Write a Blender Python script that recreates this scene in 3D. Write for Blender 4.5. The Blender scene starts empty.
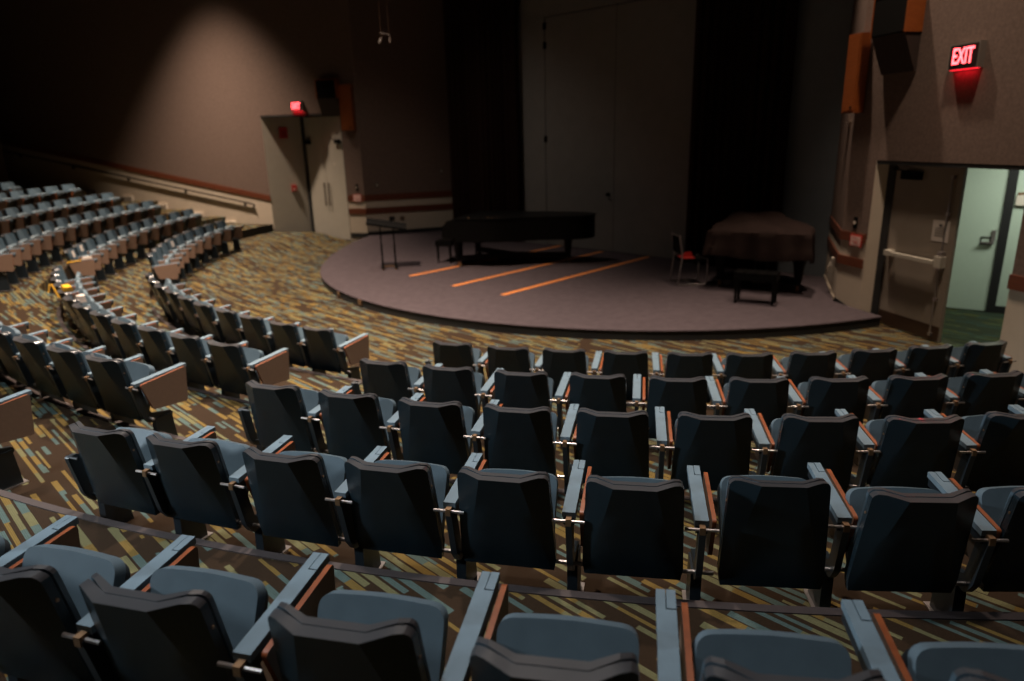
import bpy, bmesh, math, random
from mathutils import Vector, Matrix
random.seed(4)
sc = bpy.context.scene
COL = sc.collection
CX, CY = 2.701, 15.518            # centre of the curved rows and of the round stage
FLOOR = 0.0
STAGE = 0.145
sin, cos, pi, rad = math.sin, math.cos, math.pi, math.radians

# ------------------------------------------------------------------ materials
def nodes(name):
    m = bpy.data.materials.new(name); m.use_nodes = True
    nt = m.node_tree; b = nt.nodes['Principled BSDF']
    return m, nt, b

def mat(name, col, rough=.6, metal=0., var=.0, vscale=30., bump=0., bscale=200., spec=.5, coat=0.):
    m, nt, b = nodes(name)
    b.inputs['Roughness'].default_value = rough
    b.inputs['Metallic'].default_value = metal
    b.inputs['Specular IOR Level'].default_value = spec
    b.inputs['Coat Weight'].default_value = coat
    b.inputs['Base Color'].default_value = (*col, 1)
    tc = nt.nodes.new('ShaderNodeTexCoord')
    if var > 0:
        n = nt.nodes.new('ShaderNodeTexNoise'); n.inputs['Scale'].default_value = vscale; n.inputs['Detail'].default_value = 4
        nt.links.new(tc.outputs['Object'], n.inputs['Vector'])
        r = nt.nodes.new('ShaderNodeValToRGB')
        r.color_ramp.elements[0].position = .3; r.color_ramp.elements[1].position = .7
        r.color_ramp.elements[0].color = (*[c * (1 - var) for c in col], 1)
        r.color_ramp.elements[1].color = (*[min(1, c * (1 + var)) for c in col], 1)
        nt.links.new(n.outputs['Fac'], r.inputs['Fac']); nt.links.new(r.outputs['Color'], b.inputs['Base Color'])
    if bump > 0:
        n2 = nt.nodes.new('ShaderNodeTexNoise'); n2.inputs['Scale'].default_value = bscale; n2.inputs['Detail'].default_value = 3
        nt.links.new(tc.outputs['Object'], n2.inputs['Vector'])
        bp = nt.nodes.new('ShaderNodeBump'); bp.inputs['Strength'].default_value = bump; bp.inputs['Distance'].default_value = .004
        nt.links.new(n2.outputs['Fac'], bp.inputs['Height']); nt.links.new(bp.outputs['Normal'], b.inputs['Normal'])
    return m

def wood(name, c1, c2, rough=.4, scale=(2, 2, 30)):
    m, nt, b = nodes(name)
    tc = nt.nodes.new('ShaderNodeTexCoord'); mp = nt.nodes.new('ShaderNodeMapping'); mp.inputs['Scale'].default_value = scale
    n = nt.nodes.new('ShaderNodeTexNoise'); n.inputs['Scale'].default_value = 4; n.inputs['Detail'].default_value = 5; n.inputs['Distortion'].default_value = .6
    r = nt.nodes.new('ShaderNodeValToRGB')
    r.color_ramp.elements[0].position = .35; r.color_ramp.elements[1].position = .68
    r.color_ramp.elements[0].color = (*c1, 1); r.color_ramp.elements[1].color = (*c2, 1)
    nt.links.new(tc.outputs['Object'], mp.inputs['Vector']); nt.links.new(mp.outputs['Vector'], n.inputs['Vector'])
    nt.links.new(n.outputs['Fac'], r.inputs['Fac']); nt.links.new(r.outputs['Color'], b.inputs['Base Color'])
    b.inputs['Roughness'].default_value = rough
    return m

def emit(name, col, strength):
    m, nt, b = nodes(name)
    b.inputs['Base Color'].default_value = (*[c * .3 for c in col], 1)
    b.inputs['Emission Color'].default_value = (*col, 1); b.inputs['Emission Strength'].default_value = strength
    return m

def carpet(name, base, c1, c2, c3, act=.5):
    """Tufted carpet: short yarn dashes in three colours running one way over a brown ground."""
    m, nt, b = nodes(name); N = nt.nodes.new; L = nt.links.new
    def M(op, a, bb=None):
        n = N('ShaderNodeMath'); n.operation = op
        for i, x in enumerate((a, bb)):
            if x is None: continue
            if isinstance(x, (int, float)): n.inputs[i].default_value = x
            else: L(x, n.inputs[i])
        return n.outputs[0]
    geo = N('ShaderNodeNewGeometry'); sp = N('ShaderNodeSeparateXYZ'); L(geo.outputs['Position'], sp.inputs[0])
    x, y = sp.outputs[0], sp.outputs[1]
    u = M('MULTIPLY', M('SUBTRACT', x, y), .7071); w = M('MULTIPLY', M('ADD', x, y), .7071)
    wd = M('DIVIDE', w, .046); row = M('FLOOR', wd)
    def wn(a, bsock, off):
        c = N('ShaderNodeCombineXYZ'); L(a, c.inputs[0])
        if bsock is not None: L(bsock, c.inputs[1])
        c.inputs[2].default_value = off
        n = N('ShaderNodeTexWhiteNoise'); n.noise_dimensions = '3D'; L(c.outputs[0], n.inputs['Vector']); return n.outputs['Value']
    r1 = wn(row, None, 1.3)
    seg = M('FLOOR', M('ADD', M('DIVIDE', u, .19), M('MULTIPLY', r1, 41.)))
    run = M('FLOOR', M('ADD', M('DIVIDE', u, .57), M('MULTIPLY', r1, 23.)))
    rs = wn(seg, row, 4.1); rr = wn(run, row, 8.7)
    ramp = N('ShaderNodeValToRGB'); ramp.color_ramp.interpolation = 'CONSTANT'
    e = ramp.color_ramp.elements
    e[0].position = 0; e[0].color = (*c1, 1); e[1].position = .36; e[1].color = (*c2, 1)
    q = e.new(.70); q.color = (*c3, 1)
    L(rs, ramp.inputs[0])
    gap = M('LESS_THAN', M('FRACT', wd), M('ADD', .36, M('MULTIPLY', wn(run, row, 5.5), .56)))
    on = M('MULTIPLY', gap, M('MULTIPLY', M('GREATER_THAN', rr, act), M('GREATER_THAN', wn(seg, row, 2.2), .2)))
    mix = N('ShaderNodeMix'); mix.data_type = 'RGBA'
    L(on, mix.inputs['Factor']); mix.inputs['A'].default_value = (*base, 1); L(ramp.outputs[0], mix.inputs['B'])
    # yarn ribs and pile variation
    nz = N('ShaderNodeTexNoise'); nz.inputs['Scale'].default_value = 130; nz.inputs['Detail'].default_value = 2
    L(geo.outputs['Position'], nz.inputs['Vector'])
    rib = M('MULTIPLY', M('SINE', M('MULTIPLY', w, 2 * pi / .009)), .14)
    val = M('ADD', M('ADD', M('MULTIPLY', nz.outputs['Fac'], .7), .65), rib)
    hsv = N('ShaderNodeHueSaturation'); L(val, hsv.inputs['Value']); L(mix.outputs['Result'], hsv.inputs['Color'])
    L(hsv.outputs[0], b.inputs['Base Color']); b.inputs['Roughness'].default_value = .95
    b.inputs['Specular IOR Level'].default_value = .1
    return m

MT = {}
MT['carpet'] = carpet('striped_carpet', (.027, .0165, .0095), (.132, .089, .027), (.112, .107, .054), (.060, .090, .084), .27)
MT['carpet_green'] = carpet('corridor_carpet', (.026, .032, .018), (.075, .08, .025), (.05, .075, .04), (.03, .06, .05))
MT['stage'] = mat('stage_carpet', (.060, .047, .052), .95, var=.12, vscale=9, bump=.5, bscale=400, spec=.1)
MT['black'] = mat('black_rubber', (.006, .006, .006), .7)
MT['nosing'] = mat('rubber_nosing', (.040, .028, .027), .7, var=.1)
MT['wall'] = mat('fabric_wall', (.155, .109, .090), .95, var=.14, vscale=28, bump=.7, bscale=90, spec=.1)
MT['dado'] = mat('cream_paint', (.50, .42, .33), .7, var=.03, vscale=6)
MT['trim'] = wood('trim_wood', (.10, .026, .012), (.15, .042, .018), .45)
MT['door'] = mat('door_paint', (.36, .33, .275), .5, var=.03, vscale=5)
MT['rdoor'] = mat('worn_door_paint', (.24, .20, .16), .5, var=.05, vscale=5)
MT['bigdoor'] = mat('grey_panel_paint', (.185, .176, .163), .7, var=.05, vscale=4)
MT['backdrop'] = mat('blue_grey_wall', (.15, .17, .185), .9, var=.05, vscale=4)
MT['velvet'] = mat('dark_curtain_velvet', (.042, .021, .016), 1., var=.2, vscale=20, spec=.05)
MT['ceiling'] = mat('dark_ceiling', (.02, .018, .017), .9)
MT['shell'] = mat('navy_plastic_shell', (.0095, .0185, .0255), .26, spec=.3, var=.1, vscale=8, bump=.25, bscale=900)
MT['lip_highlight'] = mat('plastic_lip_highlight', (.040, .041, .046), .34, spec=1., coat=.5)  # lighter, glossier lip colour: the top-edge highlight is put into the material
MT['pad'] = mat('blue_vinyl_back', (.048, .080, .107), .5, var=.06, vscale=12, bump=.2, bscale=700)
MT['seat'] = mat('blue_vinyl', (.092, .132, .162), .45, spec=.3, var=.06, vscale=12, bump=.2, bscale=700)
MT['pan'] = mat('dark_plastic_pan', (.010, .014, .018), .5)
MT['arm'] = mat('blue_arm_vinyl', (.125, .18, .222), .55, spec=.3, var=.10, vscale=14)
MT['frame'] = mat('navy_steel', (.010, .016, .022), .4)
MT['board'] = mat('brown_laminate', (.178, .113, .080), .55, var=.05, vscale=40)
MT['edge'] = wood('orange_wood_edge', (.185, .046, .013), (.26, .068, .019), .45)
MT['steel'] = mat('dull_steel', (.36, .33, .32), .38, metal=.85)
MT['brass'] = mat('tarnished_brass', (.24, .145, .08), .5, metal=.7)
MT['piano'] = mat('black_lacquer', (.002, .002, .002), .4, spec=.12)
MT['cover'] = mat('brown_quilted_cover', (.016, .009, .0075), .9, spec=.1, var=.2, vscale=8)
MT['ivory'] = mat('ivory_keys', (.5, .46, .38), .4)
MT['tape'] = mat('orange_floor_strip', (.62, .20, .042), .6, var=.06, vscale=10)
MT['rail'] = mat('dark_rail_paint', (.003, .0025, .002), .8, spec=.1)
MT['orange'] = wood('orange_speaker_wood', (.20, .046, .007), (.27, .068, .011), .45)
MT['darkwood'] = mat('dark_stained_wood', (.022, .010, .006), .7)
MT['grille'] = mat('black_grille_cloth', (.0035, .0028, .0024), 1., spec=.1)
MT['exit'] = emit('exit_letters', (1, .07, .08), 8.)
MT['exitdown'] = emit('exit_down_lens', (1, .015, .03), 2.2)
MT['exitbox'] = mat('exit_housing', (.16, .13, .11), .5)
MT['exitface'] = mat('exit_face', (.012, .004, .004), .5)
MT['white'] = mat('white_plastic', (.62, .55, .46), .5)
MT['paper'] = mat('paper', (.56, .50, .45), .9)
MT['ink'] = mat('grey_ink', (.10, .09, .09), .9)
MT['red'] = mat('red_plastic', (.42, .022, .018), .5)
MT['redsign'] = mat('red_sign_border', (.50, .04, .03), .6)
MT['signpink'] = mat('white_sign_card', (.70, .48, .43), .6)
MT['yellow'] = mat('yellow_plastic', (.62, .33, .012), .5)
MT['greenwall'] = mat('pale_green_paint', (.46, .55, .45), .7, var=.02)
MT['greendoor'] = mat('pale_green_door', (.46, .55, .45), .55, var=.02)
MT['kick'] = mat('bronze_kick_plate', (.055, .030, .018), .45, metal=.3)
MT['darkstand'] = mat('stand_black', (.0022, .002, .002), .9, spec=.15)
MT['mic'] = mat('mic_gold', (.045, .022, .012), .5)
MT['seatcloth'] = mat('grey_seat_cloth', (.10, .085, .07), .9)

# ------------------------------------------------------------------ mesh helpers
def link(name, bm, mats, parent=None, smooth=35):
    me = bpy.data.meshes.new(name)
    bmesh.ops.recalc_face_normals(bm, faces=bm.faces)
    if smooth is not None:
        for f in bm.faces: f.smooth = True
        for e in bm.edges:
            if len(e.link_faces) == 2 and e.calc_face_angle(0) > rad(smooth): e.smooth = False
    bm.to_mesh(me); bm.free()
    if not isinstance(mats, (list, tuple)): mats = [mats]
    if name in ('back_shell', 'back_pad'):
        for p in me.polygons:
            if p.center.z > .72 and p.normal.z > .38: p.material_index = 1  # upward lip faces take the painted highlight
    for m in mats: me.materials.append(MT[m] if isinstance(m, str) else m)
    o = bpy.data.objects.new(name, me); COL.objects.link(o)
    if parent is not None: o.parent = parent
    return o

def struct(name, bm, mats, parent=None, smooth=35):
    o = link(name, bm, mats, parent, smooth)
    if parent is None: o['kind'] = 'structure'
    return o

def tag(o, label, cat, group=None):
    o['label'] = label; o['category'] = cat
    if group: o['group'] = group
    return o

def thing(name, label, cat, loc=(0, 0, 0), rz=0, group=None):
    o = bpy.data.objects.new(name, None); COL.objects.link(o)
    o.location = loc; o.rotation_euler = (0, 0, rz); o.empty_display_size = .1
    return tag(o, label, cat, group)

def dup(root, loc, rz, label, group):
    r = root.copy(); COL.objects.link(r); r.location = loc; r.rotation_euler = (0, 0, rz)
    r['label'] = label; r['group'] = group
    for ch in list(root.children):
        c = ch.copy(); COL.objects.link(c); c.parent = r
        for g in list(ch.children):
            d = g.copy(); COL.objects.link(d); d.parent = c
    return r

def BM(): return bmesh.new()

def bevel(bm, w, seg=2, ang=50):
    es = [e for e in bm.edges if len(e.link_faces) == 2 and e.calc_face_angle(0) > rad(ang)]
    if es: bmesh.ops.bevel(bm, geom=es, offset=w, segments=seg, profile=.5, affect='EDGES', clamp_overlap=True)

def hexa(bm, P, mi=0):
    v = [bm.verts.new(p) for p in P]
    for f in ((0, 3, 2, 1), (4, 5, 6, 7), (0, 1, 5, 4), (1, 2, 6, 5), (2, 3, 7, 6), (3, 0, 4, 7)):
        bm.faces.new([v[i] for i in f]).material_index = mi

def box(bm, x0, x1, y0, y1, z0, z1, M=None, mi=0):
    P = [Vector(p) for p in ((x0, y0, z0), (x1, y0, z0), (x1, y1, z0), (x0, y1, z0), (x0, y0, z1), (x1, y0, z1), (x1, y1, z1), (x0, y1, z1))]
    if M is not None: P = [M @ p for p in P]
    hexa(bm, P, mi)

def prism(bm, poly, f0, f1, rim=0, cap=0):
    """poly of (u,v); f0,f1 map (u,v) to the two caps."""
    a = [bm.verts.new(f0(*p)) for p in poly]; b = [bm.verts.new(f1(*p)) for p in poly]
    bm.faces.new(a).material_index = cap; bm.faces.new(b[::-1]).material_index = cap
    n = len(poly)
    for i in range(n): bm.faces.new((a[i], b[i], b[(i + 1) % n], a[(i + 1) % n])).material_index = rim

def roundpoly(pts, r, seg=4):
    out = []; n = len(pts); rr = r if isinstance(r, (list, tuple)) else [r] * n
    for i in range(n):
        p = Vector(pts[i]); a = (Vector(pts[i - 1]) - p); b = (Vector(pts[(i + 1) % n]) - p)
        q = min(rr[i], a.length * .45, b.length * .45)
        if q < 1e-5: out.append(tuple(p)); continue
        s, e = p + a.normalized() * q, p + b.normalized() * q
        for k in range(seg + 1):
            t = k / seg; out.append(tuple((1 - t) ** 2 * s + 2 * t * (1 - t) * p + t * t * e))
    return out

def tube(bm, pts, r, seg=8, caps=True):
    pts = [Vector(p) for p in pts]; rings = []
    prev = None
    for i, p in enumerate(pts):
        d = (pts[min(i + 1, len(pts) - 1)] - pts[max(i - 1, 0)]).normalized()
        a = d.cross(Vector((0, 0, 1)) if abs(d.z) < .9 else Vector((1, 0, 0))).normalized()
        if prev is not None and a.dot(prev) < 0: a = -a
        prev = a; b = d.cross(a).normalized()
        rr = r[i] if isinstance(r, (list, tuple)) else r
        rings.append([bm.verts.new(p + a * rr * cos(2 * pi * k / seg) + b * rr * sin(2 * pi * k / seg)) for k in range(seg)])
    for i in range(len(rings) - 1):
        for k in range(seg):
            bm.faces.new((rings[i][k], rings[i][(k + 1) % seg], rings[i + 1][(k + 1) % seg], rings[i + 1][k]))
    if caps: bm.faces.new(rings[0][::-1]); bm.faces.new(rings[-1])

def polar(R, a): return (CX + R * sin(a), CY - R * cos(a))

# ------------------------------------------------------------------ the plan
W0 = Vector((-6.76, 19.93)); DL = Vector((.965, -.262)).normalized()     # left wall: s grows toward the stage
NL = Vector((-DL.y * -1, -DL.x)).normalized() if False else Vector((-.262, -.965)).normalized()   # into the room
def LW(s, d=0.): p = W0 + DL * s + NL * d; return (p.x, p.y)
R0 = Vector((5.02, 9.6)); DR = Vector((.29, -1.41)).normalized()         # right wall: s grows toward the house
NR = Vector((-1.41, -.29)).normalized()
def RW(s, d=0.): p = R0 + DR * s + NR * d; return (p.x, p.y)
C1 = LW(2.93); C2 = (-1.10, 20.195)
RC = RW(-.54); RB = (5.57, 11.94)
B0 = Vector((2.31, 15.25)); DB = Vector((3.26, -3.31)).normalized(); NB = Vector((-.712, -.702)).normalized()
def BW(s, d=0.): p = B0 + DB * s + NB * d; return (p.x, p.y)
CEIL = 10.0

def slab(bm, A, B, za0, za1, zb0, zb1, d0, d1, nrm, mi=0):
    """Upright slab from plan point A to B, z range given at each end, from offset d0 to d1 along nrm."""
    n = Vector(nrm)
    P = [Vector((A[0] + n.x * d0, A[1] + n.y * d0, za0)), Vector((B[0] + n.x * d0, B[1] + n.y * d0, zb0)),
         Vector((B[0] + n.x * d1, B[1] + n.y * d1, zb0)), Vector((A[0] + n.x * d1, A[1] + n.y * d1, za0)),
         Vector((A[0] + n.x * d0, A[1] + n.y * d0, za1)), Vector((B[0] + n.x * d0, B[1] + n.y * d0, zb1)),
         Vector((B[0] + n.x * d1, B[1] + n.y * d1, zb1)), Vector((A[0] + n.x * d1, A[1] + n.y * d1, za1))]
    hexa(bm, P, mi)

# ---- floor: flat in front of the stage, ramping up gently under the far block
def sm(t): t = max(0, min(1, t)); return t * t * (3 - 2 * t)
def floor_z(R, deg): return (.095 + .00302 * (-69.7 - deg)) * sm((R - 8.0) / 1.2) * sm((-deg - 62) / 6)
def aend_left(R, d=1.75):      # angle at which radius R meets the left wall
    nl = (.262, .965); c = d / R
    return -math.degrees(math.acos(max(-1, -c))) - 15.2
def aend_right(R): return 11.6 + math.degrees(math.asin(min(1, 1.02 / R)))

bm = BM()
Rl = [6.0, 6.6, 7.2, 7.8, 8.0, 8.3, 8.6, 8.9, 9.2, 9.5, 9.76, 10.5]
nA = 90
grid = []
for R in Rl:
    a0, a1 = aend_left(R), aend_right(R)
    rowv = []
    for k in range(nA + 1):
        dg = a0 + (a1 - a0) * k / nA
        x, y = polar(R, rad(dg)); rowv.append(bm.verts.new((x, y, floor_z(R, dg))))
    grid.append(rowv)
for i in range(len(Rl) - 1):
    for k in range(nA): bm.faces.new((grid[i][k], grid[i][k + 1], grid[i + 1][k + 1], grid[i + 1][k]))
struct('floor', bm, 'carpet')

# ---- seating tiers: one set of rings; across the radial aisle they pass from the near heights to the far block's steeper ones
RN = [9.70, 10.92, 11.92, 13.19, 14.47, 15.6, 16.8]; RF = [10.45, 11.35, 12.42, 13.6, 14.75, 15.8, 16.9]
ZN = [.235, .397, .530, .735, .92, 1.10]; ZF = [.30, .543, .791, 1.02, 1.25, 1.47]
def fmix(dg): return sm((-dg - 62.6) / 5.2)
def radius(k, dg):
    far = RF[k] + .65 * sm((-dg - 101) / 5) if k else 9.76 + .69 * sm((-dg - 96.5) / 7)
    return RN[k] + (far - RN[k]) * fmix(dg)
nT = 150
def tier_ring(k, dr=0.):
    f0 = RN[k] + dr; a1 = aend_right(f0); a0 = aend_left(RF[k] + dr); out = []
    for j in range(nT + 1):
        dg = a0 + (a1 - a0) * j / nT; m = fmix(dg)
        out.append((polar(radius(k, dg) + dr, rad(dg)), dg))
    return out
ZS = [(.232, .0052, -71.08), (.516, .0036, -73.43), (.772, .0036, -85.51), (1.018, .0054, -93.4), (1.15, .005, -97.9), (1.37, .005, -98)]
def zmix(k, dg):
    if k < 0: return -.02
    z0, g, a = ZS[k]
    return ZN[k] + (z0 + g * (a - max(dg, -112)) - ZN[k]) * fmix(dg)
for k in range(6):
    q0, q1 = tier_ring(k), tier_ring(k + 1, .02)
    bm = BM()
    t0 = [bm.verts.new((*p, zmix(k, d))) for p, d in q0]; t1 = [bm.verts.new((*p, zmix(k, d))) for p, d in q1]
    b0 = [bm.verts.new((*p, zmix(k - 1, d) - .02)) for p, d in q0]; b1 = [bm.verts.new((*p, zmix(k - 1, d) - .02)) for p, d in q1]
    for j in range(nT):
        bm.faces.new((t0[j], t0[j + 1], t1[j + 1], t1[j])).material_index = 0
        bm.faces.new((b0[j], b0[j + 1], t0[j + 1], t0[j])).material_index = 1 if q0[j][1] < -86 and k == 0 else 0
        bm.faces.new((b0[j], b0[j + 1], b1[j + 1], b1[j])).material_index = 1
        bm.faces.new((b1[j], b1[j + 1], t1[j + 1], t1[j])).material_index = 1
    for j in (0, nT): bm.faces.new((b0[j], b1[j], t1[j], t0[j])).material_index = 1
    struct('floor_tier', bm, ['carpet', 'black'], smooth=20)
    bm = BM(); qa, qb = tier_ring(k, -.012), tier_ring(k, .034)
    L4 = [[bm.verts.new((*p, zmix(k, d) + h)) for p, d in q] for q, h in ((qa, -.035), (qa, .006), (qb, .006), (qb, -.002))]
    for u_, w_ in zip(L4, L4[1:]):
        for j in range(nT):
            if qa[j][1] > -60: bm.faces.new((u_[j], u_[j + 1], w_[j + 1], w_[j]))
    struct('trim_step', bm, 'nosing', smooth=20)

# ---- stage
def stage_R(dg):
    tb = [(-125, 7.6), (-116, 7.40), (-110, 7.2), (-103, 6.99), (-96, 6.86), (-87, 6.78), (-78, 6.77), (40, 6.77)]
    for (a, r), (b, s) in zip(tb, tb[1:]):
        if a <= dg <= b: return r + (s - r) * (dg - a) / (b - a)
    return 6.77
edge = []
for k in range(81):
    dg = -117.5 + (21.0 + 117.5) * k / 80
    edge.append(polar(stage_R(dg), rad(dg)))
back = [(4.93, 9.98), (5.62, 11.98), BW(5.5, -.1), BW(-2.4, -.1), BW(-2.9, -.5), (-1.0, 20.28), (C1[0] + .02, C1[1] + .06)]
bm = BM()
outline = edge + back
n = len(outline)
top = [bm.verts.new((*p, STAGE)) for p in outline]; bot = [bm.verts.new((*p, -.02)) for p in outline]
f = bm.faces.new(top); f.material_index = 0
for i in range(n): bm.faces.new((bot[i], bot[(i + 1) % n], top[(i + 1) % n], top[i])).material_index = 1
struct('floor_stage', bm, ['stage', 'black'], smooth=20)
bm = BM()      # rounded carpet edge of the stage
for j in range(80):
    pass
tube(bm, [(p[0], p[1], STAGE - .012) for p in edge], .014, 6)
struct('trim_stage', bm, 'stage')

# stage edge plates
for i, dg in enumerate((-58.0, -50.3)):
    x, y = polar(stage_R(dg) + .012, rad(dg))
    t = BM(); box(t, -.045, .045, -.012, .012, .035, .115); bevel(t, .004); 
    for sx in (-.02, .02): tube(t, [(sx, -.016, .075), (sx, -.010, .075)], .010, 8)
    o = link('floor_outlet', t, 'brass'); o.location = (x, y, 0); o.rotation_euler = (0, 0, rad(dg))
    tag(o, ['small brass outlet plate on the stage edge nearer the doors', 'larger brass outlet plate on the stage edge nearer the seats'][i], 'outlet', 'stage edge outlets')
    if i: o.scale = (1.25, 1, 1.1)

# orange strips running from the middle of the stage to the back wall
for i, (x, y, L) in enumerate(((-1.93, 13.06, 4.6), (-1.02, 12.01, 4.55), (-.14, 11.17, 4.55))):
    a = rad((46.3, 47.2, 47.2)[i]); u = Vector((cos(a), sin(a))); w = Vector((-u.y, u.x)) * .05
    t = BM(); hexa(t, [Vector((*(Vector((x, y)) + u * s + w * q), z)) for z in (STAGE - .004, STAGE + .004) for s, q in ((0, -1), (L, -1), (L, 1), (0, 1))])
    o = link('floor_strip', t, 'tape')
    tag(o, ['orange strip on the stage floor passing under the front of the open-legged piano', 'middle orange strip on the stage floor running under the piano tail', 'longest clear orange strip on the stage floor beside the piano tail'][i], 'floor strip', 'orange strips on the stage')

# ---- left wall
SL = -16.
def tz(s, top): return (1.25 if top else 1.10) + (-.190 * s if s < 0 else 0)
bm = BM(); slab(bm, LW(SL), LW(0), tz(SL, 1) - .05, CEIL, tz(0, 1) - .05, CEIL, 0, -.2, NL)
slab(bm, LW(0), LW(2.42), 3.40, CEIL, 3.40, CEIL, 0, -.2, NL)
slab(bm, LW(2.42), LW(2.93), 1.2, CEIL, 1.2, CEIL, 0, -.2, NL)
struct('wall_left', bm, 'wall')
bm = BM(); slab(bm, LW(SL), LW(0), -.3, tz(SL, 0) + .02, -.3, tz(0, 0) + .02, 0, -.2, NL)
slab(bm, LW(2.42), LW(2.93), -.05, 1.2, -.05, 1.2, 0, -.2, NL)
struct('wall_left', bm, 'dado')
bm = BM(); slab(bm, LW(SL), LW(0), tz(SL, 0), tz(SL, 1), tz(0, 0), tz(0, 1), .018, -.02, NL); bevel(bm, .004)
struct('trim_1', bm, 'trim')
bm = BM(); slab(bm, LW(2.43), LW(2.945), 1.09, 1.25, 1.09, 1.25, .018, -.02, NL); slab(bm, LW(2.43), LW(2.945), .735, .89, .735, .89, .018, -.02, NL); bevel(bm, .004)
struct('trim_2', bm, 'trim')
# stage-side left wall
NS = Vector((C2[1] - C1[1], -(C2[0] - C1[0]))).normalized()
bm = BM(); slab(bm, C1, C2, 1.2, CEIL, 1.2, CEIL, 0, -.2, NS); struct('wall_stage_left', bm, 'wall')
bm = BM(); slab(bm, C1, C2, 0, 1.2, 0, 1.2, 0, -.2, NS); struct('wall_stage_left', bm, 'dado')
bm = BM()
for z0, z1 in ((1.09, 1.25), (.735, .895)): slab(bm, C1, C2, z0, z1, z0, z1, .018, -.02, NS)
bevel(bm, .004); struct('trim_3', bm, 'trim')
bm = BM(); slab(bm, C1, C2, STAGE - .01, STAGE + .10, STAGE - .01, STAGE + .10, .012, -.01, NS); slab(bm, LW(2.43), LW(2.94), STAGE - .06, STAGE + .07, STAGE - .06, STAGE + .07, .012, -.01, NL)
struct('baseboard_left', bm, 'black')

# left door niche: splay, black frame, double doors
J = (-5.80, 20.42)        # deep corner of the niche
SPn = Vector((J[1] - LW(0)[1], -(J[0] - LW(0)[0]))).normalized()
bm = BM(); slab(bm, LW(0), J, -.02, 3.40, -.02, 3.40, 0, -.12, SPn); struct('wall_door_splay', bm, 'door')
DD = (Vector(LW(2.42)) - Vector(J)); DLN = DD.length; DD.normalize(); ND = Vector((DD.y, -DD.x))
def DR_(s, d=0.): p = Vector(J) + DD * s + ND * d; return (p.x, p.y)
bm = BM(); slab(bm, DR_(-.02), DR_(.11), 0, 3.40, 0, 3.40, .03, -.1, ND); slab(bm, DR_(DLN - .02), DR_(DLN + .0), 0, 3.40, 0, 3.40, .0, -.1, ND); slab(bm, DR_(.0), DR_(DLN), 3.34, 3.42, 3.34, 3.42, .03, -.1, ND)
slab(bm, LW(0), LW(2.42), 3.36, 3.42, 3.36, 3.42, .0, -.06, NL)
struct('trim_door_left', bm, 'black')
bm = BM()          # niche soffit
v = [bm.verts.new((*p, 3.41)) for p in (LW(.02, -.05), J, LW(2.40, -.05))]; v2 = [bm.verts.new((*p, 3.6)) for p in (LW(.02, -.05), J, LW(2.40, -.05))]
bm.faces.new(v); bm.faces.new(v2)
for i in range(3): bm.faces.new((v[i], v[(i + 1) % 3], v2[(i + 1) % 3], v2[i]))
struct('ceiling_niche', bm, 'ceiling')
w_ = (DLN - .13) / 2
for i in range(2):
    s0 = .11 + i * w_
    bm = BM(); slab(bm, DR_(s0 + .003), DR_(s0 + w_ - .003), .012, 3.34, .012, 3.34, 0, -.045, ND); bevel(bm, .003)
    d = struct('door_%d' % (i + 1), bm, 'door')
    hb = BM(); hs = s0 + (w_ - .10 if i == 0 else .10)
    tube(hb, [(*DR_(hs, .05), .95), (*DR_(hs, .05), 1.58)], .016, 8)
    for z in (1.0, 1.53): tube(hb, [(*DR_(hs, -.005), z), (*DR_(hs, .05), z)], .010, 6)
    tube(hb, [(*DR_(hs, .05), .935), (*DR_(hs, .05), .95)], .018, 8)
    link('door_handle', hb, 'kick', d)
    cb = BM(); cs = s0 + (.14 if i == 0 else w_ - .16)      # door closer with folding arm
    slab(cb, DR_(cs - .11), DR_(cs + .11), 2.62, 2.73, 2.62, 2.73, .07, 0, ND); bevel(cb, .008)
    e = DR_(cs + (.20 if i == 0 else -.20), .12)
    tube(cb, [(*DR_(cs, .06), 2.70), (*e, 2.76), (*DR_(cs + (.05 if i == 0 else -.05), .03), 2.80)], .010, 6)
    link('door_closer', cb, 'darkstand', d)
    gb = BM(); slab(gb, DR_(s0 + w_ / 2 - .02), DR_(s0 + w_ / 2 + .02), 2.06, 2.11, 2.06, 2.11, .006, -.002, ND); link('door_viewer', gb, 'white', d) if i else gb.free()

bm = BM(); slab(bm, LW(0), J, -.02, .07, -.02, .07, .012, -.01, SPn); struct('baseboard_splay', bm, 'black')

# fire alarm call point and sounder on the splay
SD = (Vector(J) - Vector(LW(0))).normalized(); SLN = (Vector(J) - Vector(LW(0))).length
def SPL(s, d=0.): p = Vector(LW(0)) + SD * s + SPn * d; return (p.x, p.y)
t = thing('fire_alarm_pull', 'small red fire alarm pull station on the pale niche wall', 'fire alarm', (*SPL(.68), 1.42))
L0 = Vector((*SPL(.68), 1.42))
def loc(p): return Vector(p) - L0
def slab_l(bm, A, B, z0, z1, d0, d1, nrm, org): 
    slab(bm, (A[0] - org[0], A[1] - org[1]), (B[0] - org[0], B[1] - org[1]), z0 - org[2], z1 - org[2], z0 - org[2], z1 - org[2], d0, d1, nrm)
b = BM(); slab_l(b, SPL(.61), SPL(.75), 1.33, 1.51, .045, 0, SPn, L0); bevel(b, .006); link('housing', b, 'red', t)
b = BM(); slab_l(b, SPL(.65), SPL(.71), 1.37, 1.41, .06, .045, SPn, L0); bevel(b, .004); link('pull_bar', b, 'white', t)
L0 = Vector((*SPL(.55), 2.95))
t = thing('alarm_sounder', 'dark red alarm sounder high on the pale niche wall', 'alarm', tuple(L0))
b = BM(); slab_l(b, SPL(.44), SPL(.66), 2.80, 3.10, .05, 0, SPn, L0); bevel(b, .008); link('housing', b, 'red', t)
b = BM()
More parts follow.
